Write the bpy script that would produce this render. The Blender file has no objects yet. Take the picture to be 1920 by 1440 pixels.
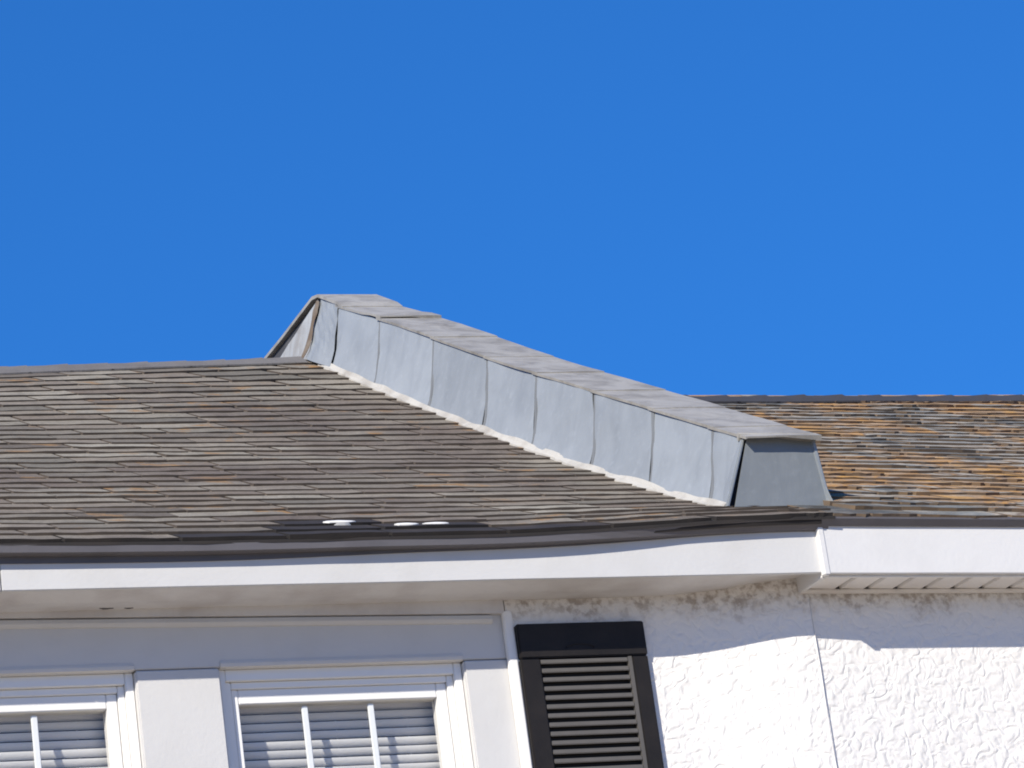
import bpy, bmesh, math, random
from mathutils import Vector as V, Matrix, noise as mnoise
random.seed(7)
scn = bpy.context.scene
COL = scn.collection
R = math.radians

# ------------------------------------------------------------------ camera
CZ = 2.4                                   # the camera stands 2.4 m above the ground
def unit(a): return V(a).normalized()
f = 6637.1
cx = unit((16560.6, 0, -f)); cy = unit((-2660, -2674, -f)); cz = unit((-2660, 19120, -f))
cam = bpy.data.cameras.new("camera"); cam.sensor_width = 36; cam.lens = f * 36 / 1920
cam.clip_start = 0.1; cam.clip_end = 3000
co = bpy.data.objects.new("camera", cam); COL.objects.link(co)
rot = Matrix((cx, cy, cz))
co.matrix_world = Matrix.Translation((0, 0, CZ)) @ rot.to_4x4()
scn.camera = co

# ------------------------------------------------------------------ light
SUN = V((-0.648, -0.545, 0.532)).normalized()          # direction towards the sun
w = bpy.data.worlds.new("World"); scn.world = w; w.use_nodes = True
nt = w.node_tree; nt.nodes.clear()
sky = nt.nodes.new("ShaderNodeTexSky"); sky.sky_type = 'NISHITA'; sky.sun_disc = False
sky.sun_elevation = math.asin(SUN.z); sky.sun_rotation = math.atan2(SUN.x, SUN.y)
sky.altitude = 0; sky.air_density = 1.0; sky.dust_density = 0.0; sky.ozone_density = 3.0
tint = nt.nodes.new("ShaderNodeMix"); tint.data_type = 'RGBA'; tint.blend_type = 'MULTIPLY'
tint.inputs[0].default_value = 1.0; tint.inputs[7].default_value = (0.156, 0.708, 1.66, 1)
bg = nt.nodes.new("ShaderNodeBackground"); bg.inputs[1].default_value = 0.10
wo = nt.nodes.new("ShaderNodeOutputWorld")
gam = nt.nodes.new('ShaderNodeGamma'); gam.inputs[1].default_value = 0.65
nt.links.new(sky.outputs[0], gam.inputs[0]); nt.links.new(gam.outputs[0], tint.inputs[6]); nt.links.new(tint.outputs[2], bg.inputs[0]); nt.links.new(bg.outputs[0], wo.inputs[0])
sl = bpy.data.lights.new("sun", 'SUN'); sl.energy = 4.2; sl.angle = R(0.5); sl.color = (1, 0.945, 0.83)
so = bpy.data.objects.new("sun", sl); COL.objects.link(so)
so.rotation_euler = (-SUN).to_track_quat('-Z', 'Y').to_euler(); so.location = SUN * 60
vs = scn.view_settings; vs.view_transform = 'Standard'; vs.look = 'None'; vs.gamma = 1
vs.use_curve_mapping = False; vs.exposure = 0.6
scn.cycles.filter_width = 1.9

# ------------------------------------------------------------------ helpers
def tag(o, label=None, cat=None, group=None, kind=None):
    if label: o['label'] = label
    if cat: o['category'] = cat
    if group: o['group'] = group
    if kind: o['kind'] = kind
    return o

class Frame:                                # a local frame: p(a,b,c) -> world
    def __init__(s, o, a, b, c): s.o, s.a, s.b, s.c = V(o), V(a), V(b), V(c)
    def __call__(s, a, b, c): return s.o + s.a*a + s.b*b + s.c*c
WORLD = Frame((0, 0, 0), (1, 0, 0), (0, 1, 0), (0, 0, 1))

class MB:
    def __init__(s): s.v, s.f, s.sm = [], [], False
    def quad(s, *p):
        n = len(s.v); s.v += [V(q) for q in p]; s.f.append(tuple(range(n, n+len(p))))
    def hexa(s, p):                         # 8 corners: bottom ring 0-3, top ring 4-7
        n = len(s.v); s.v += [V(q) for q in p]
        for q in ((3,2,1,0),(4,5,6,7),(0,1,5,4),(1,2,6,5),(2,3,7,6),(3,0,4,7)):
            s.f.append(tuple(n+i for i in q))
    def box(s, F, a0, a1, b0, b1, c0, c1):
        s.hexa([F(a0,b0,c0),F(a1,b0,c0),F(a1,b1,c0),F(a0,b1,c0),F(a0,b0,c1),F(a1,b0,c1),F(a1,b1,c1),F(a0,b1,c1)])
    def sweep(s, rings, closed=True, caps=True):   # rings of equal length joined in order
        n = len(s.v); m = len(rings[0])
        for r in rings: s.v += [V(q) for q in r]
        for i in range(len(rings)-1):
            for j in range(m if closed else m-1):
                k = (j+1) % m
                s.f.append((n+i*m+j, n+i*m+k, n+(i+1)*m+k, n+(i+1)*m+j))
        if closed and caps:
            s.f.append(tuple(n+j for j in reversed(range(m))))
            s.f.append(tuple(n+(len(rings)-1)*m+j for j in range(m)))
    def grid(s, fn, nu, nv):                # fn(i/nu, j/nv) -> point ; open sheet
        n = len(s.v)
        for i in range(nu+1):
            for j in range(nv+1): s.v.append(V(fn(i/nu, j/nv)))
        for i in range(nu):
            for j in range(nv):
                a = n+i*(nv+1)+j; s.f.append((a, a+nv+1, a+nv+2, a+1))
    def mesh(s, name, mat, origin=(0,0,0), smooth=False, bevel=0, solid=0):
        o = V(origin); me = bpy.data.meshes.new(name)
        me.from_pydata([tuple(p-o) for p in s.v], [], s.f)
        bm = bmesh.new(); bm.from_mesh(me)
        if solid:
            bmesh.ops.recalc_face_normals(bm, faces=bm.faces)
            bmesh.ops.solidify(bm, geom=bm.faces[:], thickness=solid)
        bmesh.ops.recalc_face_normals(bm, faces=bm.faces)
        if bevel:
            bmesh.ops.bevel(bm, geom=[e for e in bm.edges if len(e.link_faces)==2 and e.calc_face_angle() > 0.6], offset=bevel, segments=2, affect='EDGES', clamp_overlap=True)
        bm.to_mesh(me); bm.free()
        if smooth:
            for p in me.polygons: p.use_smooth = True
            me.set_sharp_from_angle(angle=R(35))
        me.materials.append(mat)
        return me
    def build(s, name, mat, parent=None, **k):
        org = wloc(parent) if parent else k.pop('origin', V((0,0,0)))
        me = s.mesh(name, mat, org, **k)
        o = bpy.data.objects.new(name, me); COL.objects.link(o)
        if parent: o.parent = parent
        else: o.location = org
        return o
WL = {}
def wloc(o):
    p = V((0,0,0))
    while o is not None: p += o.location; o = o.parent
    return p
def empty(name, loc):
    o = bpy.data.objects.new(name, None); o.location = loc; o.empty_display_size = 0.2; COL.objects.link(o); return o
def sstep(a, b, x):
    t = min(1, max(0, (x-a)/(b-a))); return t*t*(3-2*t)
def wob(x, s=1.0, seed=0.0): return mnoise.noise(V((x*s, seed*7.31+1.7, seed*3.1)))

# ------------------------------------------------------------------ materials
class MT:
    def __init__(s, name, rough=0.6, spec=0.4, metal=0.0):
        s.m = bpy.data.materials.new(name); s.m.use_nodes = True; s.t = s.m.node_tree
        s.b = s.t.nodes['Principled BSDF']; s.b.inputs['Roughness'].default_value = rough
        s.b.inputs['Specular IOR Level'].default_value = spec; s.b.inputs['Metallic'].default_value = metal
        s.tc = s.t.nodes.new('ShaderNodeNewGeometry').outputs['Position']
    def n(s, typ, **inp):
        nd = s.t.nodes.new(typ)
        for k, v in inp.items():
            key = int(k[1:]) if k[0] == '_' and k[1:].isdigit() else k.replace('_', ' ')
            if hasattr(v, 'node'): s.t.links.new(v, nd.inputs[key])
            else: nd.inputs[key].default_value = v
        return nd
    def scale(s, v, sc): 
        return s.n('ShaderNodeMapping', Vector=v, Scale=sc).outputs[0]
    def noise(s, scale, detail=4, rough=0.55, vec=None, dist=0.0):
        return s.n('ShaderNodeTexNoise', Vector=vec or s.tc, Scale=scale, Detail=detail, Roughness=rough, Distortion=dist).outputs[0]
    def ramp(s, fac, stops, interp='LINEAR'):
        nd = s.n('ShaderNodeValToRGB', Fac=fac); cr = nd.color_ramp; cr.interpolation = interp
        while len(cr.elements) < len(stops): cr.elements.new(0.5)
        for e, (p, c) in zip(cr.elements, stops):
            e.position = p; e.color = (c, c, c, 1) if isinstance(c, (int, float)) else (*c, 1)
        return nd.outputs[0]
    def mix(s, fac, a, b, mode='MIX'):
        nd = s.t.nodes.new('ShaderNodeMix'); nd.data_type = 'RGBA'; nd.blend_type = mode
        for i, v in ((0, fac), (6, a), (7, b)):
            if hasattr(v, 'node'): s.t.links.new(v, nd.inputs[i])
            else: nd.inputs[i].default_value = v if i == 0 else (*v, 1)
        return nd.outputs[2]
    def math(s, op, a, b=0.0, clamp=False):
        nd = s.t.nodes.new('ShaderNodeMath'); nd.operation = op; nd.use_clamp = clamp
        for i, v in ((0, a), (1, b)):
            if hasattr(v, 'node'): s.t.links.new(v, nd.inputs[i])
            else: nd.inputs[i].default_value = v
        return nd.outputs[0]
    def col(s, c):
        if hasattr(c, 'node'): s.t.links.new(c, s.b.inputs['Base Color'])
        else: s.b.inputs['Base Color'].default_value = (*c, 1)
        return s
    def bump(s, h, dist=0.002, strength=1.0):
        nd = s.n('ShaderNodeBump', Height=h, Distance=dist, Strength=strength)
        s.t.links.new(nd.outputs[0], s.b.inputs['Normal']); return s
    def z(s):
        return s.n('ShaderNodeSeparateXYZ', Vector=s.tc).outputs[2]

def m_paint(name, c, dirt=(0.45, 0.43, 0.40), amt=0.25, rough=0.5, bd=0.0006):
    t = MT(name, rough, 0.35)
    n1 = t.noise(7, 5); n2 = t.noise(90, 4)
    k = t.ramp(n1, [(0.45, 0.0), (0.8, amt)])
    t.col(t.mix(k, c, dirt)); t.bump(t.math('ADD', n2, t.math('MULTIPLY', n1, 2.0)), bd)
    return t.m
M_trim = m_paint('white_fascia_paint', (0.565, 0.555, 0.545), amt=0.35)
M_trimR = m_paint('white_fascia_paint_clean', (0.665, 0.65, 0.635), amt=0.2)
M_case = m_paint('white_casing_paint', (0.565, 0.553, 0.542), amt=0.25)
M_vinyl = m_paint('white_vinyl', (0.78, 0.765, 0.74), amt=0.05, rough=0.35)
M_munt = m_paint('grey_white_muntin', (0.66, 0.68, 0.69), amt=0.05, rough=0.4)
M_soff = m_paint('soffit_paint', (0.605, 0.585, 0.575), dirt=(0.37, 0.325, 0.305), amt=0.6, bd=0.002)
M_soffR = m_paint('vinyl_soffit', (0.74, 0.71, 0.68), dirt=(0.45, 0.38, 0.33), amt=0.35)
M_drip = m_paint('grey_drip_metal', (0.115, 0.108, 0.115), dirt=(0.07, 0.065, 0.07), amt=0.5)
M_mend = m_paint('dark_mended_shingle', (0.026, 0.022, 0.022), dirt=(0.075, 0.058, 0.048), amt=0.6, rough=0.95, bd=0.002)
M_edge = m_paint('cut_asphalt_edge', (0.075, 0.060, 0.050), dirt=(0.125, 0.095, 0.070), amt=0.6, rough=0.95)
M_black = m_paint('black_underlay', (0.022, 0.019, 0.018), dirt=(0.045, 0.034, 0.028), amt=0.5, rough=0.85)
M_edgeR = m_paint('brown_shingle_edge', (0.13, 0.095, 0.068), dirt=(0.20, 0.125, 0.062), amt=0.9, rough=0.95)
M_seal = m_paint('pale_sealant', (0.43, 0.41, 0.375), dirt=(0.20, 0.175, 0.15), amt=0.9, rough=0.7, bd=0.002)
M_dab = m_paint('white_sealant', (0.72, 0.70, 0.67), amt=0.5, rough=0.6)
M_slat = m_paint('blind_slat', (0.80, 0.79, 0.77), amt=0.05, rough=0.5)
M_dark = m_paint('dark_room', (0.06, 0.06, 0.065), amt=0.1, rough=0.9)

def m_stucco():
    t = MT('white_stucco', 0.8, 0.2)
    n1 = t.noise(27, 1, 0.4, dist=0.7)
    n2 = t.noise(13, 2, 0.45, dist=0.8)
    ridge = t.math('ABSOLUTE', t.math('SUBTRACT', n1, 0.5))
    ridge = t.ramp(ridge, [(0.0, 0.0), (0.06, 0.25), (0.16, 0.85), (0.3, 1.0)])
    ridge2 = t.ramp(t.math('ABSOLUTE', t.math('SUBTRACT', n2, 0.5)), [(0.0, 0.0), (0.05, 0.25), (0.13, 0.85), (0.3, 1.0)])
    fine = t.noise(190, 2)
    h = t.math('ADD', t.math('ADD', ridge, t.math('MULTIPLY', ridge2, 0.7)), t.math('MULTIPLY', fine, 0.25))
    # dirt that has gathered in a ragged band near the top of the wall
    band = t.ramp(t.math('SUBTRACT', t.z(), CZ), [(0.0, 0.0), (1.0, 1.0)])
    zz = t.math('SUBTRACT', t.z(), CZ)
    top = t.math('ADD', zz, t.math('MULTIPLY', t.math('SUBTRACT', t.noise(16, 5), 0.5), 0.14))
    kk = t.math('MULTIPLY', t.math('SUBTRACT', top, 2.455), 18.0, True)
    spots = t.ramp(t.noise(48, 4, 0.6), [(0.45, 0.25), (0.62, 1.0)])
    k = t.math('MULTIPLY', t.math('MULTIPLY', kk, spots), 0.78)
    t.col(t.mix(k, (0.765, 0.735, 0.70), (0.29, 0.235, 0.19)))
    t.bump(h, 0.0046, 0.45); return t.m
M_stucco = m_stucco()

def m_shingle(name, right=False):
    t = MT(name, 0.9, 0.15)
    rnd = t.n('ShaderNodeObjectInfo').outputs['Random']
    big = t.noise(1.0, 4, 0.6, vec=t.scale(t.tc, (2.1, 1.0, 3.0)), dist=0.8) if right else t.noise(1.1, 3)
    streak = t.noise(1.0, 4, vec=t.scale(t.tc, (7, 9, 30)))
    gran = t.noise(420, 2, 0.7); mid = t.noise(60, 4)
    if right:
        k = t.math('ADD', t.math('MULTIPLY', rnd, 0.20), t.math('MULTIPLY', big, 2.9))
        k = t.math('SUBTRACT', k, 1.05)
        c = t.ramp(k, [(0.12, (0.085, 0.088, 0.086)), (0.30, (0.21, 0.212, 0.200)), (0.42, (0.36, 0.315, 0.255)), (0.50, (0.16, 0.125, 0.10)),
                       (0.58, (0.42, 0.22, 0.065)), (0.70, (0.30, 0.215, 0.15)), (0.84, (0.46, 0.25, 0.07))])
        k2 = t.ramp(streak, [(0.46, 0.0), (0.68, 0.55)])
        c = t.mix(k2, c, (0.30, 0.265, 0.215))
        k3 = t.ramp(t.noise(1.0, 4, vec=t.scale(t.tc, (5, 9, 24))), [(0.55, 0.0), (0.7, 0.7)])
        c = t.mix(k3, c, (0.085, 0.08, 0.078))
    else:
        c = t.ramp(rnd, [(0.0, (0.140, 0.125, 0.103)), (0.25, (0.255, 0.227, 0.182)), (0.5, (0.170, 0.138, 0.110)), (0.75, (0.305, 0.276, 0.224)), (1.0, (0.120, 0.100, 0.082))])
        pk = t.ramp(big, [(0.45, 0.0), (0.60, 0.8)])
        c = t.mix(pk, c, (0.130, 0.104, 0.088))
        s2 = t.ramp(streak, [(0.5, 0.0), (0.75, 0.6)])
        c = t.mix(s2, c, (0.130, 0.120, 0.102))
        rust = t.math('MULTIPLY', t.ramp(t.noise(8.5, 4), [(0.58, 0.0), (0.66, 1.0)]), t.ramp(t.math('FRACT', t.math('MULTIPLY', rnd, 7.0)), [(0.45, 0.0), (0.75, 1.0)]))
        c = t.mix(rust, c, (0.27, 0.160, 0.075))
    g = t.ramp(gran, [(0.3, 0.75), (0.7, 1.2)])
    g2 = t.ramp(mid, [(0.3, 0.86), (0.7, 1.26)])
    c = t.mix(1.0, t.mix(1.0, c, g, 'MULTIPLY'), g2, 'MULTIPLY')
    t.col(c); t.bump(t.math('ADD', gran, mid), 0.0016, 0.8)
    return t.m
M_shL = m_shingle('weathered_shingle'); M_shR = m_shingle('blended_shingle', True)
M_cap = m_paint('ridge_shingle', (0.15, 0.14, 0.135), dirt=(0.09, 0.08, 0.075), amt=0.6, rough=0.9, bd=0.002)
M_capR = m_paint('dark_ridge_shingle', (0.045, 0.043, 0.048), dirt=(0.03, 0.028, 0.03), amt=0.6, rough=0.9, bd=0.002)

def m_metal(name, c, dirt, stain=0.35, rough=0.5, metal=0.25):
    t = MT(name, rough, 0.4, metal)
    rnd = t.n('ShaderNodeObjectInfo').outputs['Random']
    v = t.scale(t.tc, (1, 1, 0.35))
    n1 = t.noise(9, 5, 0.6, vec=v, dist=0.5); n2 = t.noise(38, 4, 0.6); n3 = t.noise(3.2, 3)
    cc = t.mix(t.ramp(n1, [(0.42, 0.0), (0.78, stain)]), c, dirt)
    cc = t.mix(t.ramp(n2, [(0.55, 0.0), (0.8, 0.3)]), cc, tuple(min(1, x*1.45) for x in c))
    cc = t.mix(1.0, cc, t.ramp(rnd, [(0, 0.93), (1, 1.07)]), 'MULTIPLY')
    t.col(cc)
    t.bump(t.math('ADD', t.math('MULTIPLY', n3, 3.0), t.math('MULTIPLY', n1, 0.5)), 0.006, 0.7)
    return t.m
M_panel = m_metal('painted_grey_metal', (0.310, 0.330, 0.345), (0.19, 0.205, 0.22), 0.5)
M_cover = m_metal('weathered_cap_metal', (0.340, 0.322, 0.292), (0.15, 0.135, 0.115), 0.9, 0.6, 0.1)
M_end = m_metal('dull_end_metal', (0.20, 0.215, 0.225), (0.15, 0.165, 0.17), 0.4, 0.55, 0.2)
M_rust = m_metal('rusty_flashing', (0.35, 0.36, 0.365), (0.17, 0.135, 0.105), 0.7, 0.7, 0.0)
M_rustd = m_paint('brown_rust', (0.115, 0.085, 0.062), dirt=(0.30, 0.275, 0.24), amt=0.9, rough=0.85, bd=0.003)
M_joint = m_paint('joint_sealant', (0.15, 0.158, 0.168), dirt=(0.10, 0.10, 0.105), amt=0.5, rough=0.8)
M_core = m_paint('shade_dark_core', (0.05, 0.05, 0.056), amt=0.1, rough=0.8)  # grey metal body, coloured near-black to paint in the shade below the ridge coping

def m_shutter():
    t = MT('dark_shutter_plastic', 0.55, 0.22)
    n = t.noise(12, 4)
    t.col(t.mix(t.ramp(n, [(0.3, 0.0), (0.75, 1.0)]), (0.0125, 0.011, 0.011), (0.021, 0.0178, 0.0165)))
    t.bump(t.noise(150, 3), 0.0006); return t.m
M_shut = m_shutter()
def m_louvre():
    t = MT('faded_louvre_plastic', 0.5, 0.4)
    n = t.noise(20, 4)
    t.col(t.mix(n, (0.082, 0.075, 0.068), (0.115, 0.105, 0.096))); return t.m
M_louv = m_louvre()
def m_glass():
    m = bpy.data.materials.new('window_glass'); m.use_nodes = True; t = m.node_tree; t.nodes.clear()
    o = t.nodes.new('ShaderNodeOutputMaterial'); mx = t.nodes.new('ShaderNodeMixShader')
    tr = t.nodes.new('ShaderNodeBsdfTransparent'); gl = t.nodes.new('ShaderNodeBsdfGlossy'); fr = t.nodes.new('ShaderNodeLayerWeight'); pw = t.nodes.new('ShaderNodeMath'); pw.operation = 'POWER'; pw.inputs[1].default_value = 4.0; ad = t.nodes.new('ShaderNodeMath'); ad.operation = 'MULTIPLY_ADD'; ad.inputs[1].default_value = 0.6; ad.inputs[2].default_value = 0.035
    tr.inputs[0].default_value = (0.955, 0.955, 0.955, 1); gl.inputs['Roughness'].default_value = 0.03; fr.inputs[0].default_value = 0.5
    t.links.new(fr.outputs['Facing'], pw.inputs[0]); t.links.new(pw.outputs[0], ad.inputs[0]); t.links.new(ad.outputs[0], mx.inputs[0]); t.links.new(tr.outputs[0], mx.inputs[1]); t.links.new(gl.outputs[0], mx.inputs[2]); t.links.new(mx.outputs[0], o.inputs[0])
    return m
M_glass = m_glass()
def m_ground():
    t = MT('ground_cover', 0.95, 0.1)
    t.col(t.mix(t.noise(0.6, 6), (0.40, 0.335, 0.25), (0.49, 0.415, 0.315))); t.bump(t.noise(20, 5), 0.02); return t.m
M_ground = m_ground()

# ------------------------------------------------------------------ ground
g = MB(); g.grid(lambda a, b: (-1200+2400*a, -1200+2400*b, 0), 4, 4)
tag(g.build('ground', M_ground), kind='structure')

# ------------------------------------------------------------------ main planes (heights are given above the camera, then lifted by CZ)
def Z(z): return z + CZ
YF = 8.232                      # left fascia face
YW = 8.379                      # left wall face
YC = 8.425                      # window casing face, set back from the stucco
YS = 8.468                      # sash face
YB = 8.547                      # blinds
XJ = 3.489                      # where the stucco ends beside the windows
def wallY(x): return YW + 0.032*sstep(4.34, 3.93, x) - 0.006*sstep(4.1, 4.376, x)
XC = 4.376                      # crease where the two walls meet
ang = R(3.5)
dR = V((math.cos(ang), math.sin(ang), 0)); nR = V((-math.sin(ang), math.cos(ang), 0))
OR = V((4.357, YF-0.015, 0))
FR = Frame(OR, dR, nR, (0, 0, 1))            # right house: along, into the house, up
XL0, XL1 = 0.75, XC
# left roof
pL = R(27.3); sL, kL = math.sin(pL), math.cos(pL)
def vR(u): return 3.69 + 0.28*(min(u, 4.15)-2.97)
def liftL(u, v): return 0.038*sstep(3.3, 4.4, u)*math.exp(-(max(v,0)/0.38)**2)
def dishL(v):
    t = min(1, max(0, v/3.75)); return 0.042*4*t*(1-t)
def roofL(u, v, w=0.0):
    lift = liftL(u, v)
    sag = 0.006*wob(u, 1.3, 1)*math.exp(-max(v,0)/1.5) + 0.004*wob(u+v*2.1, 1.1, 2)
    return V((u, 8.197 + v*kL - w*sL, Z(2.640 + v*sL + w*kL + lift + sag - dishL(v)*kL)))
def warpv(u, v): return v + (vR(u)-3.69)*(max(v,0)/3.69)**4
# right roof
pR = R(25.5); sR, kR = math.sin(pR), math.cos(pR)
def vRR(u): return 3.70 + 0.235*(u-1.6)
def roofR(u, v, w=0.0):
    p = OR + dR*u + nR*(-0.016 + v*kR - w*sR)
    return V((p.x, p.y, Z(2.678 + v*sR + w*kR + 0.005*wob(u+v*1.7, 1.2, 3))))
def warpR(u, v): return v + (vRR(u)-3.70)*(max(v,0)/3.70)**4

# ------------------------------------------------------------------ LEFT HOUSE
HL = empty('row_house', (2.6, YW, 0))
tag(HL, 'white row house with grey weathered shingle roof, framed windows and a dark louvred shutter', 'house', 'row houses joined at the parapet')

# openings of the window casing (x0,x1)
OP = [(1.776, 2.462), (2.686, 3.358)]
OT = Z(2.3740); OB = Z(1.10)
CR = XJ-0.0015                       # right edge of the casing
m = MB()
YBK = YW + 7.2; XCASE = 1.32; YR = YC + 0.03
rings = []                                            # stucco between the windows and the corner
for i in range(15):
    x = XJ + (XL1-0.002-XJ)*i/14
    rings.append([V((x, wallY(x), 0)), V((x, YR+0.13, 0)), V((x, YR+0.13, Z(2.60))), V((x, wallY(x), Z(2.60)))])
m.sweep(rings)
m.box(WORLD, XL0, XCASE-0.002, YW, YR+0.13, 0, Z(2.60))
def wallrect(x0, x1, z0, z1): m.box(WORLD, x0, x1, YR, YR+0.128, z0, z1)
xs = [XCASE-0.001, OP[0][0]-0.02, OP[0][1]+0.02, OP[1][0]-0.02, OP[1][1]+0.02, XJ-0.001]
wallrect(xs[0], xs[1], 0, Z(2.60)); wallrect(xs[2], xs[3], 0, Z(2.60)); wallrect(xs[4], xs[5], 0, Z(2.60))
for a, b in ((xs[1], xs[2]), (xs[3], xs[4])):
    wallrect(a, b, 0, OB-0.02); wallrect(a, b, OT+0.02, Z(2.60))
m.box(WORLD, XL0, XL0+0.15, YR+0.131, YBK, 0, Z(2.60)); m.box(WORLD, XL0+0.151, XL1, YBK-0.15, YBK-0.001, 0, Z(2.60))
m.box(WORLD, XL1-0.15, XL1-0.003, YR+0.135, YBK-0.151, 0, Z(2.60))
m.quad((XL0, YW+0.2, Z(2.601)), (XL1, YW+0.2, Z(2.601)), (XL1, YBK, Z(2.601)), (XL0, YBK, Z(2.601)))
wallL = m.build('wall', M_stucco, HL)
# the vertical joint line where the two walls meet: a thin caulk bead
m = MB(); rings = []
for i in range(26):
    z = Z(0.9 + (2.50-0.9)*i/25); x = XC - 0.004 + 0.004*wob(i*0.37, 1, 4)
    rings.append([V((x+0.0014*math.cos(q), wallY(x)-0.0004+0.0014*math.sin(q), z)) for q in (0, 1.57, 3.14, 4.71)])
m.sweep(rings); m.build('caulk_bead', M_soff, wallL)

# soffit: back edge climbs a little towards the corner
m = MB(); N = 28
def zsoff(x): return 2.531 + 0.012*sstep(4.05, 4.36, x) + 0.002*wob(x, 4, 5)
rings = []
for i in range(N+1):
    x = XL0 + (4.352-XL0)*i/N
    zb = zsoff(x)+0.020*sstep(3.9, 4.33, x)
    rings.append([V((x, YF+0.012, Z(2.5335))), V((x, YW-0.05, Z(zb-0.004))), V((x, YR-0.0015, Z(zb))), V((x, YR-0.0015, Z(zb+0.03))), V((x, YF+0.012, Z(2.57)))])
m.sweep(rings)
soffL = m.build('soffit', M_soff, HL, smooth=False)
# two torn spots of the soffit
for (x, y, r) in ((2.392, 8.392, 0.011), (2.452, 8.394, 0.007)):
    m = MB(); ring = []
    for k in range(10):
        a = k*math.tau/10; rr = r*(1+0.35*math.sin(3*a+x*9))
        ring.append(V((x+1.6*rr*math.cos(a), y+0.5*rr*math.sin(a), Z(2.5275))))
    m.sweep([ring, [p+V((0, 0, 0.006)) for p in ring]]); m.build('torn_spot', M_dark, soffL)

# fascia: bottom edge straight, top edge follows the roof; two boards with an open joint at x = 2.087
def fascia(x0, x1):
    m = MB(); rings = []; n = max(2, int((x1-x0)/0.08))
    for i in range(n+1):
        x = x0 + (x1-x0)*i/n
        zt = 2.638 + 0.030*sstep(3.3, 4.4, x) + 0.0015*wob(x, 6, 6); zb = 2.5325 + 0.0012*wob(x, 2.5, 7)
        b = 0.0015*wob(x, 1.7, 8)
        rings.append([V((x, YF+b, Z(zb))), V((x, YF+0.016, Z(zb))), V((x, YF+0.016, Z(zt))), V((x, YF+b, Z(zt)))])
    m.sweep(rings); return m.build('fascia', M_trim, HL, bevel=0.0015)
fascia(XL0, 2.0845); fascia(2.0875, 4.354)
# drip edge above the fascia: a grey metal strip under the shingles, standing closer to the fascia towards the corner
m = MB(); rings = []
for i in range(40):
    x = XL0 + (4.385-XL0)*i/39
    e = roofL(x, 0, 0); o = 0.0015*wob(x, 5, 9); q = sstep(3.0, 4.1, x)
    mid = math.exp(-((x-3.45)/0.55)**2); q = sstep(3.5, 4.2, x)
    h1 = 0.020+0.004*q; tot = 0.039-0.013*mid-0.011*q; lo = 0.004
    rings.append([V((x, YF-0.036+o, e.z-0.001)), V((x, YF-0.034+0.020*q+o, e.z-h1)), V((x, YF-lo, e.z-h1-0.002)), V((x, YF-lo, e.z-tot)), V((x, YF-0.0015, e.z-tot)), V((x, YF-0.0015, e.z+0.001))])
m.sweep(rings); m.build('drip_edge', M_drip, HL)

# ---- left roof
m = MB()
nu, nv = 30, 24
U0, U1 = XL0-0.15, 4.36
m.grid(lambda a, b: roofL(U0+(U1-U0)*a, vR(U0+(U1-U0)*a)*b, -0.004), nu, nv)
roofl = m.build('roof', M_black, HL, solid=0.012)
# back slope
m = MB()
def backL(u, t):
    p = roofL(u, vR(u), -0.004); return V((u, p.y + t*kL, p.z - t*sL))
m.grid(lambda a, b: backL(U0+(U1-U0)*a, 4.1*b), 20, 4); m.build('back_slope', M_cap, roofl)

def shingle_mesh(name, mat, W, L, t, seed, jag=0.0026, gap=None):
    """one tab: butt edge at y=0 with a ragged line, tapering up to y=L"""
    rnd = random.Random(seed); m = MB(); n = 5; gap = gap or rnd.choice((0.005, 0.009, 0.013)); J = jag; t *= rnd.uniform(0.85, 1.15)
    fr = []; 
    for i in range(n+1):
        x = gap/2+(W-gap)*i/n
        fr.append((x, rnd.uniform(-J, J), t*rnd.uniform(0.90, 1.08)))
    fr[0] = (fr[0][0], fr[0][1]+0.002, fr[0][2]); fr[-1] = (fr[-1][0], fr[-1][1]+0.002, fr[-1][2]*0.96)
    rings = [[V((x, y+0.0012, 0.0)), V((x, y, z)), V((x, L, 0.0035)), V((x, L, 0.0))] for x, y, z in fr]
    m.sweep(rings); me = m.mesh(name, mat); me.materials.append(M_edge)
    for p in me.polygons:
        if p.normal.z < 0.5: p.material_index = 1
    if mat == M_shR: me.materials[1] = M_edgeR
    return me
EX = 0.1065
TL = [shingle_mesh('shingle', M_shL, 0.305, EX*2+0.012, 0.0150, 100+i) for i in range(9)]
TE = [shingle_mesh('shingle', M_shL, 0.305, EX*2+0.012, 0.0160, 170+i) for i in range(6)]
TB = [shingle_mesh('shingle', M_mend, 0.305, EX*2+0.012, 0.0165, 150+i) for i in range(4)]
for me in TE+TB: me.materials[1] = M_black
def place(me, fn, wv, u0, u1, v, W, parent, k, tilt=0.0, sz=1.0):
    a = fn(u0, wv(u0, v), 0.001); b = fn(u1, wv(u1, v), 0.001); um = (u0+u1)/2
    c = fn(um, wv(um, v)+0.2, 0.001); mid = (a+b)/2
    X = (b-a).normalized(); Yv = (c-mid); Yv = (Yv - X*Yv.dot(X)).normalized(); Zv = X.cross(Yv)
    if tilt: Yv = (Yv + Zv*tilt).normalized(); Zv = X.cross(Yv)
    s = (b-a).length/W
    Zv = Zv*sz; M = Matrix(((X.x*s, Yv.x, Zv.x, a.x), (X.y*s, Yv.y, Zv.y, a.y), (X.z*s, Yv.z, Zv.z, a.z), (0, 0, 0, 1)))
    o = bpy.data.objects.new('shingle', me); COL.objects.link(o); o.parent = parent
    o.matrix_local = Matrix.Translation(-wloc(parent)) @ M
    return o
UE = 4.262                       # shingles run up to the parapet flashing
rest = []                        # shingles outside the picture, joined
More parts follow.
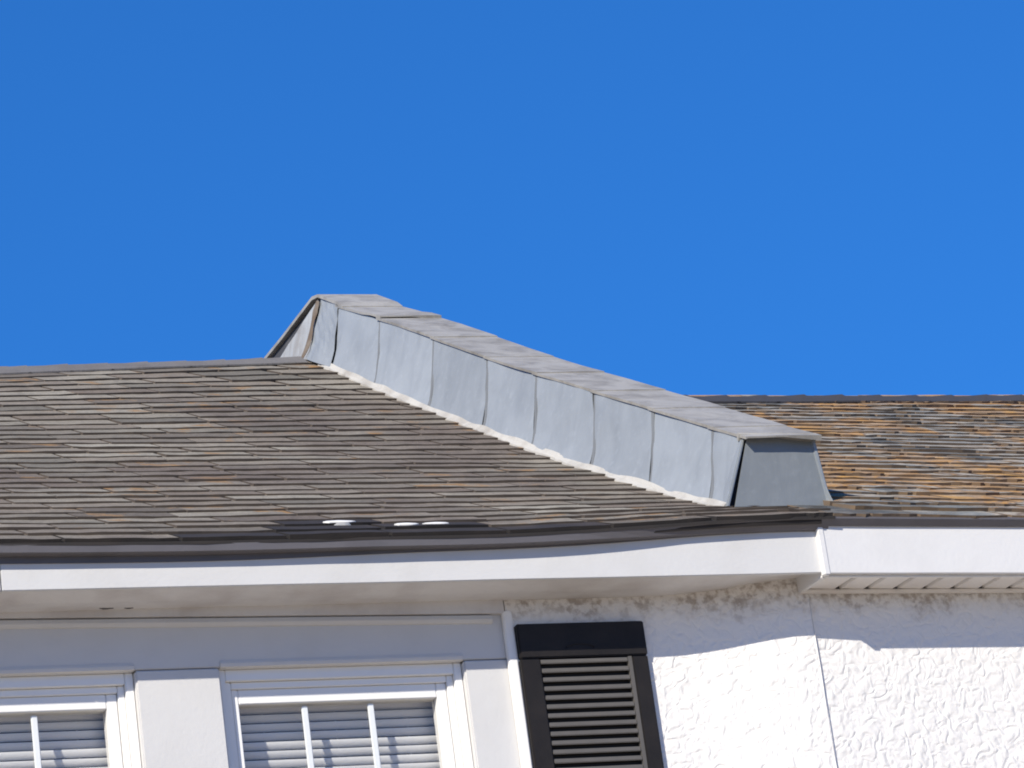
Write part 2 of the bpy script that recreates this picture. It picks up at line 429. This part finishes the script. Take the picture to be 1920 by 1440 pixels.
def join_stuff(items, mat, parent, label=None):
    m = MB()
    for me, fn, wv, u0, u1, v, W in items:
        a = fn(u0, wv(u0, v), 0.001); b = fn(u1, wv(u1, v), 0.001); um = (u0+u1)/2
        c = fn(um, wv(um, v)+0.2, 0.001); X = (b-a).normalized(); Yv = c-(a+b)/2; Yv = (Yv-X*Yv.dot(X)).normalized(); Zv = X.cross(Yv); s = (b-a).length/W
        n = len(m.v)
        for p in me.vertices: m.v.append(a + X*(p.co.x*s) + Yv*p.co.y + Zv*p.co.z)
        for p in me.polygons: m.f.append(tuple(n+i for i in p.vertices))
    o = m.build('shingle', mat, parent); o.data.materials.append(M_edge); o['kind'] = 'stuff'
    for p in o.data.polygons:
        if p.normal.z < 0.5: p.material_index = 1
    return o
rs = random.Random(3); k = 0
K = 35
for r in range(K):
    v = 0.0 + r*EX + (rs.uniform(-0.003, 0.003) if r else 0)
    off = (r*0.127 + rs.uniform(-0.02, 0.02)) % 0.305
    u = 0.7 - off; ur = UE if v > 0.36 else 4.395 + 0.42*v
    while u < ur-0.02:
        u1 = min(u+0.305+rs.uniform(-0.03, 0.03), ur)
        if ur-u1 < 0.05: u1 = ur
        if u1 > 2.05+0.235*v-0.04:
            place(TB[rs.randrange(4)] if (r == 0 and 2.5 < u < 3.6) or (r == 1 and 2.75 < u < 3.35) or (r == 2 and 2.85 < u < 3.05) else TE[rs.randrange(6)] if r == 0 else TL[rs.randrange(9)], roofL, warpv, u, u1, v+rs.uniform(-0.003, 0.003), 0.305, roofl, k, rs.uniform(-0.006, 0.004), 1.0 if r else 0.95); k += 1
        else: rest.append((TL[rs.randrange(9)], roofL, warpv, u, u1, v, 0.305))
        u = u1
join_stuff(rest, M_shL, roofl)
print('left shingles', k)
# dark starter course that shows along the eave
m = MB(); rings = []
for i in range(60):
    x = XL0 + (4.40-XL0)*i/59
    d = 0.0025*wob(x, 9, 11)
    a, b = roofL(x, -0.003+d, -0.002), roofL(x, 0.10, 0.0005)
    rings.append([a, a+V((0, 0, 0.008)), b+V((0, 0, 0.002)), b])
m.sweep(rings); m.build('starter_strip', M_black, roofl)
for (u, v, a, b) in ((3.045, 0.225, 0.043, 0.014), (3.205, 0.145, 0.033, 0.011), (3.290, 0.148, 0.036, 0.010)):
    m = MB(); rings = []
    for q, (rr, h) in enumerate(((1.0, 0.010), (0.95, 0.0195), (0.7, 0.0215), (0.25, 0.0225))):
        rings.append([roofL(u+a*rr*math.cos(t*math.tau/14)*(1+0.18*math.sin(2*t+u*40)), v+b*rr*math.sin(t*math.tau/14)*(1+0.5*wob(t*1.3, 1, 90+u)), h) for t in range(14)])
    m.sweep(rings); m.build('sealant_dab', M_dab, roofl, smooth=True)
# ridge caps
u = XL0-0.1; i = 0
while u < 4.14:
    u1 = min(u+0.16, 4.17); m = MB(); rings = []
    for q in range(3):
        uu = u+(u1+0.02-u)*q/2; h = 0.010+(0.006 if q < 2 else 0.009) + 0.002*wob(i+q, 1, 13)
        a = roofL(uu, vR(uu)-0.105, 0.012); b = roofL(uu, vR(uu)+0.0, h); cbk = backL(uu, 0.12)
        rings.append([a, a+V((0, -0.001, 0.006)), b+V((0, -0.01, 0.004)), b+V((0, 0.03, 0.001)), cbk+V((0, 0, 0.012)), cbk, b-V((0, 0, 0.012))])
    m.sweep(rings); m.build('ridge_cap', M_cap, roofl); u = u1; i += 1

# ---- casing round the windows
m = MB()
m.box(WORLD, XCASE, CR, YC, YR-0.002, OT, Z(2.512))
hd = m.build('header', M_case, HL, bevel=0.002)
def ztop(x): return 2.512 - 0.0155*(x-2.1)
m = MB()                                              # small crown strip that stops short of the end, a frieze board above it
prof = [(-0.010, 0.0), (-0.013, -0.012), (-0.006, -0.020), (0.0, -0.022), (0.003, -0.022), (0.003, 0.0)]
m.sweep([[V((x, YC+a, Z(ztop(x)+b))) for a, b in prof] for x in (XCASE, 3.452)]); m.build('crown_strip', M_case, hd, bevel=0.001)
m = MB()
m.sweep([[V((x, YC-0.016, Z(ztop(x)+0.0035))), V((x, YC+0.004, Z(ztop(x)+0.0035))), V((x, YC+0.004, Z(2.55))), V((x, YC-0.016, Z(2.55)))] for x in (XCASE, XJ-0.003)])
m.build('frieze_board', M_soff, hd, bevel=0.001)
for (a, b) in ((OP[0][0], OP[0][1]), (OP[1][0], OP[1][1])):   # rounded lip under the header, over each window
    m = MB(); pr = [(-0.0015, 0.016), (-0.004, 0.008), (-0.002, 0.0), (0.004, -0.002), (0.030, -0.002), (0.030, -0.0005), (-0.0005, -0.0005), (-0.0005, 0.016)]
    x0, x1 = a+0.002, b-0.002
    m.sweep([[V((x, YC+p, OT+q)) for p, q in pr] for x in (x0, x1)]); m.build('header_lip', M_case, hd)
for (a, b) in ((XCASE, OP[0][0]), (OP[0][1], OP[1][0]), (OP[1][1], CR)):
    m = MB(); m.box(WORLD, a, b, YC+0.001, YR-0.002, OB, OT-0.002)
    p = m.build('pillar', M_case, HL, bevel=0.004)
m = MB(); m.box(WORLD, XJ-0.010, XJ+0.0165, wallY(XJ)-0.004, YC-0.0005, OB-0.02, Z(2.50)); m.build('edge_trim', M_vinyl, HL, bevel=0.003)
m = MB(); m.box(WORLD, XCASE, CR-0.012, YC-0.05, YR-0.002, OB-0.045, OB-0.001); m.build('window_sill', M_case, HL, bevel=0.004)

# ---- windows
def window(x0, x1):
    """opening x0..x1; vinyl frame set back inside it"""
    wn = empty('window', (x0, YS, OB)); wn.parent = HL; wn.location = V((x0, YS, OB)) - wloc(HL)
    fx0, fx1 = x0+0.001, x1-0.001; zt = OT-0.016
    def ring(name, mat, a0, a1, zb, ztop, wl, wr, wt, y0, y1, bev=0.002):
        m = MB()
        m.box(WORLD, a0, a0+wl, y0, y1, zb, ztop); m.box(WORLD, a1-wr, a1, y0, y1, zb, ztop)
        m.box(WORLD, a0+wl+0.0005, a1-wr-0.0005, y0+0.0006, y1, ztop-wt, ztop); m.box(WORLD, a0+wl+0.0005, a1-wr-0.0005, y0+0.0006, y1, zb, zb+wt)
        return m.build(name, mat, wn, bevel=bev)
    # stepped outer frame, then the sash
    fr = ring('window_frame', M_vinyl, fx0, fx1, OB, OT-0.0015, 0.018, 0.022, 0.030, YR-0.008, YS+0.05)
    ring('frame_stop', M_vinyl, fx0+0.0185, fx1-0.0225, OB+0.031, OT-0.032, 0.016, 0.018, 0.018, YS-0.008, YS+0.05)
    s0, s1 = fx0+0.036, fx1-0.042; st = OT-0.0505
    gl0, gl1 = s0+0.018, s1-0.028; gt = Z(2.2850); gb = OB+0.075
    m = MB()
    m.box(WORLD, s0, gl0, YS, YS+0.045, OB+0.05, st); m.box(WORLD, gl1, s1, YS, YS+0.045, OB+0.05, st)
    m.box(WORLD, gl0+0.0005, gl1-0.0005, YS+0.0006, YS+0.045, gt, st); m.box(WORLD, gl0+0.0005, gl1-0.0005, YS+0.0006, YS+0.045, OB+0.05, gb)
    zm = (gt+gb)/2
    m.box(WORLD, gl0+0.0005, gl1-0.0005, YS+0.0008, YS+0.045, zm-0.02, zm+0.02)
    m.build('sash', M_vinyl, wn, bevel=0.002)
    cw = (gl1-gl0)/3
    yg = YS+0.022
    zr = [(zm+0.02, gt), (gb, zm-0.02)]
    for k in (1, 2):
        for (a, b) in zr:
            m = MB(); xm = gl0+cw*k
            m.box(WORLD, xm-0.0085, xm+0.0085, yg-0.008, yg-0.001, a-0.001, b-0.006); m.build('muntin', M_munt, wn, bevel=0.002)
    for k in range(3):
        for (a, b) in zr:
            m = MB(); xa, xb = gl0+cw*k, gl0+cw*(k+1)
            m.box(WORLD, xa+0.0004, xb-0.0004, yg, yg+0.003, a, b); m.build('pane', M_glass, wn)
    return gl0, gl1, gt, gb
WIN = [window(*o) for o in OP]
# dark room behind
m = MB(); m.box(WORLD, 1.6, 3.6, YW+1.2, YW+1.25, OB-0.3, OT+0.2); m.build('room_wall', M_dark, HL)

# ---- blinds
BL = ['white slatted blind inside the window nearest the dark shutter', 'white slatted blind inside the window farther from the dark shutter, cut by the picture edge']
slat_me = None
for wi, (gl0, gl1, gt, gb) in enumerate(WIN[::-1]):
    x0, x1 = gl0-0.012, gl1+0.040
    b = empty('window_blind', ((x0+x1)/2, YB, gb)); tag(b, BL[wi], 'blind', 'blinds in the windows')
    m = MB(); m.box(WORLD, x0-0.008, x1+0.008, YB-0.012, YB+0.02, gt+0.012, gt+0.04); m.build('headrail', M_slat, b, bevel=0.002)
    z = gt+0.004; k = 0; W = x1-x0
    m = MB(); pr = []
    for q in range(6):
        t = q/5-0.5; pr.append((0.0105*t*0.9 , -0.0203*t*0.96, 0.0022*(1-4*t*t)))
    rings = []
    for xx in (0, W):
        up = [V((xx, yy-hh, zz)) for yy, zz, hh in pr]; dn = [V((xx, yy-hh+0.0007, zz-0.0001)) for yy, zz, hh in reversed(pr)]
        rings.append(up+dn)
    m.sweep(rings); me = m.mesh('slat', M_slat)
    rb = random.Random(wi)
    while z > gb:
        o = bpy.data.objects.new('slat', me); COL.objects.link(o); o.parent = b
        o.location = V((x0, YB, z)) - wloc(b); o.rotation_euler = (R(rb.uniform(-3, 3)), R(rb.uniform(-0.08, 0.08)), 0); z -= 0.0243
    for xx in (x0+0.10, (x0+x1)/2, x1-0.10):
        m = MB(); m.box(WORLD, xx-0.001, xx+0.001, YB+0.0070, YB+0.0078, gb, gt+0.012); m.build('ladder_cord', M_slat, b)

# ---- shutter
sh = empty('shutter', (3.674, YW, OB)); sh.parent = HL; sh.location = V((3.674, YW, OB)) - wloc(HL)
S0, S1 = 3.507, 3.875; ST = Z(2.4575); SB = OB-0.02; YH = YW+0.013
L0, L1 = S0+0.056, S1-0.046; LT = Z(2.363); LB = SB+0.09
def sbox(name, a0, a1, z0, z1, y0=YH, mat=M_shut, bev=0.003):
    m = MB(); m.box(WORLD, a0, a1, y0, YW+0.036, z0, z1); return m.build(name, mat, sh, bevel=bev)
sbox('stile', S0, L0, SB, LT-0.001, YH+0.001); sbox('stile', L1, S1, SB, LT-0.001, YH+0.001)
tr = MB(); tr.box(WORLD, S0, S1, YH-0.002, YW+0.036, LT, ST)
tr.build('top_rail', M_shut, sh, bevel=0.003)
m = MB(); rg = []
for q in range(13):                                   # low moulded arch on the top rail
    a = math.pi*q/12; x = 3.68-0.040*math.cos(a); z = LT+0.022+0.012*math.sin(a)
    rg.append([V((x, YH-0.005, z)), V((x, YH-0.005, z+0.004)), V((x, YH-0.001, z+0.005)), V((x, YH-0.001, z-0.001))])
m.sweep(rg); m.build('rail_moulding', M_shut, sh)
sbox('bottom_rail', L0+0.001, L1-0.001, SB, LB); 
m = MB(); m.box(WORLD, L0, L1, YW+0.0315, YW+0.0355, LB, LT); m.build('back_board', M_shut, sh)
m = MB(); m.box(WORLD, L1-0.012, L1-0.001, YH+0.003, YW+0.031, LB, LT-0.002); m.build('inner_bead', M_louv, sh)
lm = MB(); W = (L1-0.013)-(L0+0.001)
lm.sweep([[V((x, 0.0, 0.0)), V((x, -0.0025, -0.0115)), V((x, 0.0005, -0.0135)), V((x, 0.014, -0.001)), V((x, 0.014, 0.004))] for x in (0, W)])
lme = lm.mesh('louvre_slat', M_louv, bevel=0.0012)
z = LT-0.004
while z > LB+0.012:
    o = bpy.data.objects.new('louvre_slat', lme); COL.objects.link(o); o.parent = sh
    o.location = V((L0+0.001, YH+0.0045, z)) - wloc(sh); z -= 0.0247

# ------------------------------------------------------------------ RIGHT HOUSE
HR = empty('row_house', FR(1.8, 0.165, 0))
tag(HR, 'white row house with mottled orange and slate shingle roof and ribbed vented soffit', 'house', 'row houses joined at the parapet')
RW = 0.1607                       # wall face in the right frame
UE1 = 4.2
m = MB()
m.box(FR, 0.026, UE1, RW, RW+0.16, 0, Z(2.60)); m.box(FR, UE1-0.15, UE1, RW+0.161, RW+7.2, 0, Z(2.60)); m.box(FR, 0.2, UE1-0.151, RW+7.05, RW+7.2, 0, Z(2.60))
m.build('wall', M_stucco, HR)
# fascia
m = MB(); rings = []
for i in range(41):
    u = -0.004 + (UE1+0.1)*i/40; b = 0.0012*wob(u, 2.2, 21); zb = 2.526+0.0008*wob(u, 3, 22)
    rings.append([FR(u, b, Z(zb)), FR(u, 0.014, Z(zb)), FR(u, 0.014, Z(2.672)), FR(u, b, Z(2.672))])
m.sweep(rings); fasR = m.build('fascia', M_trimR, HR, bevel=0.0015)
m = MB(); m.box(FR, -0.006, 0.012, -0.002, 0.020, Z(2.522), Z(2.668)); m.build('corner_cap', M_trimR, HR, bevel=0.002)
# dark strip over the fascia
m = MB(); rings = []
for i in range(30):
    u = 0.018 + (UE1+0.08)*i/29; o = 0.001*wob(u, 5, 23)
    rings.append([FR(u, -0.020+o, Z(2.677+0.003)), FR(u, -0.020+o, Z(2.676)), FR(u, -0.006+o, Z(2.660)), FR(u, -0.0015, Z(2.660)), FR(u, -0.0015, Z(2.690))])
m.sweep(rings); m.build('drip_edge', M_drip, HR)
# vented soffit: separate ribs with open joints, J trim on the wall and a return at the corner
so_ = MB(); so_.box(FR, 0.01, UE1, 0.015, RW-0.001, Z(2.545), Z(2.553)); soffR = so_.build('soffit', M_dark, HR)
u = 0.015; i = 0
while u < UE1-0.1:
    u1 = u+(0.093 if i else 0.105); m = MB()
    pr = [(0.0, 0.006), (0.004, 0.0), (u1-u-0.018, -0.0015), (u1-u-0.011, 0.006)]
    rings = []
    for y in (0.0145, RW-0.012):
        rings.append([FR(u+a, y, Z(2.527+b)) for a, b in pr]+[FR(u+a, y, Z(2.530+b)) for a, b in reversed(pr)])
    m.sweep(rings); m.build('soffit_panel', M_soffR, soffR); u = u1; i += 1
m = MB(); m.box(FR, -0.002, UE1, RW-0.020, RW-0.001, Z(2.5165), Z(2.5255)); m.build('wall_trim', M_soffR, HR, bevel=0.002)
m = MB(); m.box(FR, -0.0045, 0.012, 0.021, RW-0.003, Z(2.519), Z(2.62)); m.build('soffit_return', M_trimR, HR, bevel=0.002)
m = MB(); m.box(FR, 0.0, UE1, 0.0145, 0.024, Z(2.520), Z(2.5262)); m.build('fascia_trim', M_trimR, HR, bevel=0.0015)
# ---- right roof
m = MB()
UA, UB = 0.06, UE1+0.1
m.grid(lambda a, b: roofR(UA+(UB-UA)*a, vRR(UA+(UB-UA)*a)*b, -0.004), 24, 16)
roofr = m.build('roof', M_black, HR, solid=0.012)
def backR(u, t):
    p = roofR(u, vRR(u), -0.004); return p + nR*(t*kR) - V((0, 0, t*sR))
m = MB(); m.grid(lambda a, b: backR(UA+(UB-UA)*a, 4*b), 12, 4); m.build('back_slope', M_capR, roofr)
EXR = 0.128
TR = [shingle_mesh('shingle', M_shR, 0.22, EXR*2+0.012, 0.0165, 300+i, 0.008) for i in range(9)]
rest = []; k = 0
for r in range(30):
    v = r*EXR; u = 0.045 if r == 0 else 0.165+rs.uniform(0, 0.04)
    while u < UB-0.01:
        u1 = min(u+rs.choice((0.12, 0.15, 0.19, 0.24, 0.30)), UB)
        vis = 0.05+0.30*v-0.25 < u1 and u < 0.72+0.80*v+0.1 and v < 3.75
        it = (TR[rs.randrange(9)], roofR, warpR, u, u1, v + rs.uniform(-0.010, 0.010)*(r > 0), 0.22)
        if vis and k < 298:
            place(it[0], roofR, warpR, u, u1, it[5], 0.22, roofr, k, rs.uniform(-0.02, 0.008)*(r > 0), 1.0 if r else 0.55); k += 1
        elif v < 3.75: rest.append(it)
        u = u1
print('right shingles', k)
join_stuff(rest, M_shR, roofr)
m = MB(); rings = []
for i in range(50):
    x = 0.03 + (UB-0.03)*i/49; d = 0.002*wob(x, 9, 71)
    a, b = roofR(x, -0.003+d, -0.003), roofR(x, 0.12, 0.0005)
    rings.append([a, a+V((0, 0, 0.007)), b+V((0, 0, 0.001)), b])
m.sweep(rings); m.build('starter_strip', M_edge, roofr)
u = 0.1
while u < UB:
    u1 = u+0.2; m = MB(); rings = []
    for q in range(3):
        uu = u+(u1+0.02-u)*q/2; h = 0.012+(0.006 if q < 2 else 0.012)
        a = roofR(uu, vRR(uu)-0.13, 0.013); b = roofR(uu, vRR(uu), h); c = backR(uu, 0.14)
        rings.append([a, a+V((0, 0, 0.007)), b+V((0, -0.01, 0.006)), b+V((0, 0.03, 0.002)), c+V((0, 0, 0.012)), c, b-V((0, 0, 0.02))])
    m.sweep(rings); m.build('ridge_cap', M_capR, roofr); u = u1

# ------------------------------------------------------------------ PARAPET between the houses
VP = 4.055                          # ridge position along the slope
PW = empty('parapet_wall', (4.41, 8.7, Z(2.9)))
tag(PW, 'grey metal clad parapet wall running down the roof slope between the two houses', 'parapet', kind='thing')
def bumpP(v): return 0.026*sstep(2.1, 3.5, v)
def PF(u, v, w):
    """point on the parapet: u across, v up the slope (past VP it goes down the back), w above the shingles"""
    wz = w/kL
    if v <= VP + w*sL/kL:
        return V((u, 8.197+v*kL-w*sL, Z(2.646+v*sL+w*kL+bumpP(v)*w/0.19+(liftL(u, v)-0.85*dishL(v))*max(0, 1-w/0.19))))
    vb = v - (VP + w*sL/kL)          # beyond the ridge the parapet runs on level
    return V((u, 8.197+VP*kL+vb, Z(2.646+VP*sL+w/kL+bumpP(4)*w/0.19)))
UBASE, UTOP, WT = 4.232, 4.303, 0.194
UFAR, UFARB = 4.520, 4.540
VT = [4.30, 3.91, 3.45, 2.90, 2.39, 1.96, 1.48, 1.04, 0.616, 0.43]
vpt = VP + WT*sL/kL
def base(v): return v - WT*sL/kL      # foot plumb below the top point v
m = MB(); rings = []
for v in (0.445, 1.5, 2.7, 3.6, VP, VP+1.1):
    vv = v if v <= VP else v
    t = base(v)+WT*sL/kL if v <= VP else v
    if v < VP: rings.append([PF(UBASE+0.012, base(v), -0.01), PF(UTOP+0.010, v, WT-0.004), PF(UFAR-0.010, v, WT-0.004), PF(UFARB-0.012, base(v), -0.01)])
    else:
        e = v-VP
        rings.append([PF(UBASE+0.030, VP+e, -0.12), PF(UTOP+0.010, vpt+e, WT+0.008), PF(UFAR-0.010, vpt+e, WT+0.006), PF(UFARB-0.012, VP+e, -0.12)])
m.sweep(rings); m.build('core', M_core, PW)
def bil(c, a, b):                  # c: (u,v,w) of upper-bottom, upper-top, lower-top, lower-bottom ; a along slope, b up
    p = [c[0][i]*(1-a)*(1-b)+c[1][i]*(1-a)*b+c[2][i]*a*b+c[3][i]*a*(1-b) for i in range(3)]
    return p
def side_panel(vt0, vt1, i, mat=M_panel, gap=0.0085, far=False, d0=0.175, d1=0.175):
    m = MB(); s = 1 if not far else -0.3
    ub, ut = (UBASE, UTOP) if not far else (UFARB, UFAR)
    c = [(ub, vt0-d0-gap, 0.012), (ut, vt0-gap, WT), (ut, vt1+gap, WT), (ub, vt1-d1+gap, 0.012)]
    def fn(a, b):
        u, v, w = bil(c, a, b)
        ed = min(a, 1-a)*6; pil = min(1, ed)
        flare = 0.012*(1-b)**6
        bul = 0.0012*pil + 0.005*mnoise.noise(V((v*3.1, w*9, i*1.7))) + 0.003*mnoise.noise(V((v*9, w*22, i*2.9)))
        v += 0.004*mnoise.noise(V((b*2.5, i*3.7+round(a), 4.0))) * (1 if a in (0.0, 1.0) else 0.4)
        return PF(u - s*(bul+flare), v, w)
    m.grid(fn, 12, 10)
    return m.build('side_panel', mat, PW, solid=0.002, smooth=True)
for i in range(1, len(VT)-1):
    side_panel(VT[i], VT[i+1], i, d1=(0.175 if i < len(VT)-2 else 0.105))
    if i % 2 == 0: side_panel(VT[i], VT[min(i+2, len(VT)-1)]+(0.03 if i+2 >= len(VT)-1 else 0), i+20, far=True)
# dirty joint strips between the side panels
for i in range(2, len(VT)-1):
    m = MB()
    def js(a, b):
        v = VT[i]-0.175*(1-b)+(a-0.5)*0.018+0.004*mnoise.noise(V((b*2.5, i*3.7, 4.0)))
        return PF(UBASE+(UTOP-UBASE)*b-0.0005-0.010*(1-b)**6+0.0012, v, 0.016+(WT-0.016)*b)
    m.grid(js, 2, 12); m.build('joint_strip', M_joint, PW, solid=0.002)
# pale bed of sealant where the side meets the shingles
m = MB(); rings = []; n = 110
for i in range(n+1):
    v = 0.325 + (3.86-0.325)*i/n
    o = 0.009*wob(v, 9, 31)+0.009*wob(v, 22, 32)
    rings.append([PF(UBASE-0.026-o, v, 0.002), PF(UBASE-0.025-o, v, 0.009+0.003*wob(v, 30, 33)), PF(UBASE-0.016, v, 0.014), PF(UBASE-0.009, v, 0.021+0.007*wob(v, 7, 34)), PF(UBASE+0.010, v, 0.004)])
m.sweep(rings); m.build('sealant_bed', M_seal, PW)
# coping pieces, each lapping over the next one down
for i in range(1, len(VT)-1):
    v0, v1 = VT[i], VT[i+1]
    m = MB(); rings = []; n = 5
    if i == len(VT)-2: v1 = 0.399
    for q in range(n+1):
        t = q/n; v = v0+0.02+(v1-v0-0.04)*t
        lift = 0.001+0.0035*t + 0.0015*wob(v, 5, 40+i) + (0.005 if i == 1 and t > 0.7 else 0)
        e0 = 0.004*wob(v, 8, 41); e1 = 0.005*wob(v, 6, 42)
        u0, u1 = UTOP-0.007+e0*0.5, UFAR+0.012+e1
        rings.append([PF(u0, v, WT-0.004+lift), PF(u0-0.001, v, WT+0.004+lift), PF((u0+u1)/2, v, WT+0.006+lift+0.003*wob(v, 9, 43)), PF(u1, v, WT+0.007+lift), PF(u1, v, WT-0.008+lift), PF(u1-0.006, v, WT-0.008+lift), PF((u0+u1)/2, v, WT+0.002+lift), PF(u0+0.006, v, WT-0.001+lift)])
    m.sweep(rings); m.build('coping_piece', M_cover, PW)
# level top over and behind the ridge
m = MB(); rings = []
for v, l in ((3.84, 0.008), (3.90, 0.016), (vpt-0.02, 0.022), (vpt+0.05, 0.024), (vpt+0.45, 0.020), (vpt+1.15, 0.020)):
    l += 0.003*wob(v, 5, 51); u0 = UTOP-0.008
    rings.append([PF(u0, v, WT-0.010+l), PF(u0, v, WT+0.000+l), PF(UFAR+0.012, v, WT+0.002+l), PF(UFAR+0.012, v, WT-0.012+l)])
m.sweep(rings); m.build('ridge_coping', M_cover, PW)
# corner flashing streaked with rust, and the cheek behind the ridge that leaves a dark gap below the coping
m = MB()
def cf(a, b):
    v0 = VT[1]-0.175*(1-b)+0.002; v1 = VP-0.045+WT*sL/kL*b
    return PF(UBASE+(UTOP-UBASE)*b-0.010*math.sin(a*math.pi)*(1-b)-0.018*(1-b)**4+0.006*wob(a*3+b*5, 1, 52), v0+(v1-v0)*a, 0.012+(WT+0.010-0.012)*b)
m.grid(cf, 6, 8); m.build('corner_flashing', M_panel, PW, solid=0.002)
m = MB()
def ck(a, b):
    top = WT*(1.02-0.07*sstep(0, 0.2, a)-0.22*a)
    return PF(UBASE-0.010-0.026*(1-b)**3+(UTOP-UBASE)*b+0.006*wob(a*6+b*4, 1, 53), VP-0.030+WT*sL/kL*b+0.75*a, -0.10+(top+0.10)*b)
m.grid(ck, 8, 8); m.build('back_cheek', M_rust, PW, solid=0.002)
m = MB()
def rsm(a, b):                     # rusty lapped seam between corner and cheek
    v = VP-0.040+WT*sL/kL*b+(a-0.5)*(0.045+0.030*wob(b*6, 1, 56))+0.015*wob(b*3, 1, 57)
    return PF(UBASE-0.034*(1-b)**3+(UTOP-UBASE)*b-0.013-0.004*math.sin(a*math.pi), v, -0.004+(WT+0.006)*b)
m.grid(rsm, 4, 10); m.build('rusty_seam', M_rustd, PW, solid=0.002)
# front end: plate set back a little behind the folded side edges, under the drip lip of the coping
yE = PF(UTOP, 0.409, WT).y
zt0 = PF(UTOP, 0.425, WT).z
def EP(u, d, t):                   # plumb end: across, depth behind the end, 0 foot .. 1 top
    zb = PF(u, 0.345, 0.0).z-0.004
    return V((u, yE+d, zb+(zt0-0.004-zb)*t))
m = MB()
def ep(a, b):
    ua = UBASE+0.012+(UTOP-UBASE)*b; ub = UFARB-0.004+(UFAR-UFARB)*b
    return EP(ua+(ub-ua)*a, 0.004+0.002*math.sin(a*3.1)*math.sin(b*3.1)+0.002*wob(a*3+b*2, 1, 61), b)
m.grid(ep, 8, 6); m.build('end_panel', M_end, PW, solid=0.003)
m = MB()
a0, a1 = UFARB-0.008, UFARB+0.006; b0, b1 = UFAR-0.008, UFAR+0.006
m.hexa([EP(a0, 0.0, 0), EP(a1, 0.0, 0), EP(a1, 0.2, 0), EP(a0, 0.2, 0), EP(b0, 0.0, 0.97), EP(b1, 0.0, 0.97), EP(b1, 0.2, 0.97), EP(b0, 0.2, 0.97)])
m.build('corner_fold', M_panel, PW, bevel=0.003)
m = MB()
a0, a1 = UBASE-0.016, UBASE-0.004; b0, b1 = UTOP-0.004, UTOP+0.006
m.hexa([EP(a0, 0.0, 0), EP(a1, 0.002, 0), EP(a1, 0.06, 0), EP(a0, 0.06, 0), EP(b0, 0.0, 0.985), EP(b1, 0.002, 0.985), EP(b1, 0.06, 0.985), EP(b0, 0.06, 0.985)])
m.build('corner_fold', M_panel, PW, bevel=0.003)
m = MB(); rings = []
for q in range(15):
    t = q/14; u = UTOP-0.010+(UFAR+0.018-UTOP)*t; d = 0.004*wob(t*4, 1, 62); v = 0.430-0.016*t
    rings.append([PF(u, v-0.004, WT+0.013), PF(u, v-0.010, WT+0.009), PF(u, v-0.008, WT-0.010+d), PF(u, v-0.003, WT-0.010+d), PF(u, v+0.006, WT+0.006)])
m.sweep(rings); m.build('drip_lip', M_cover, PW)
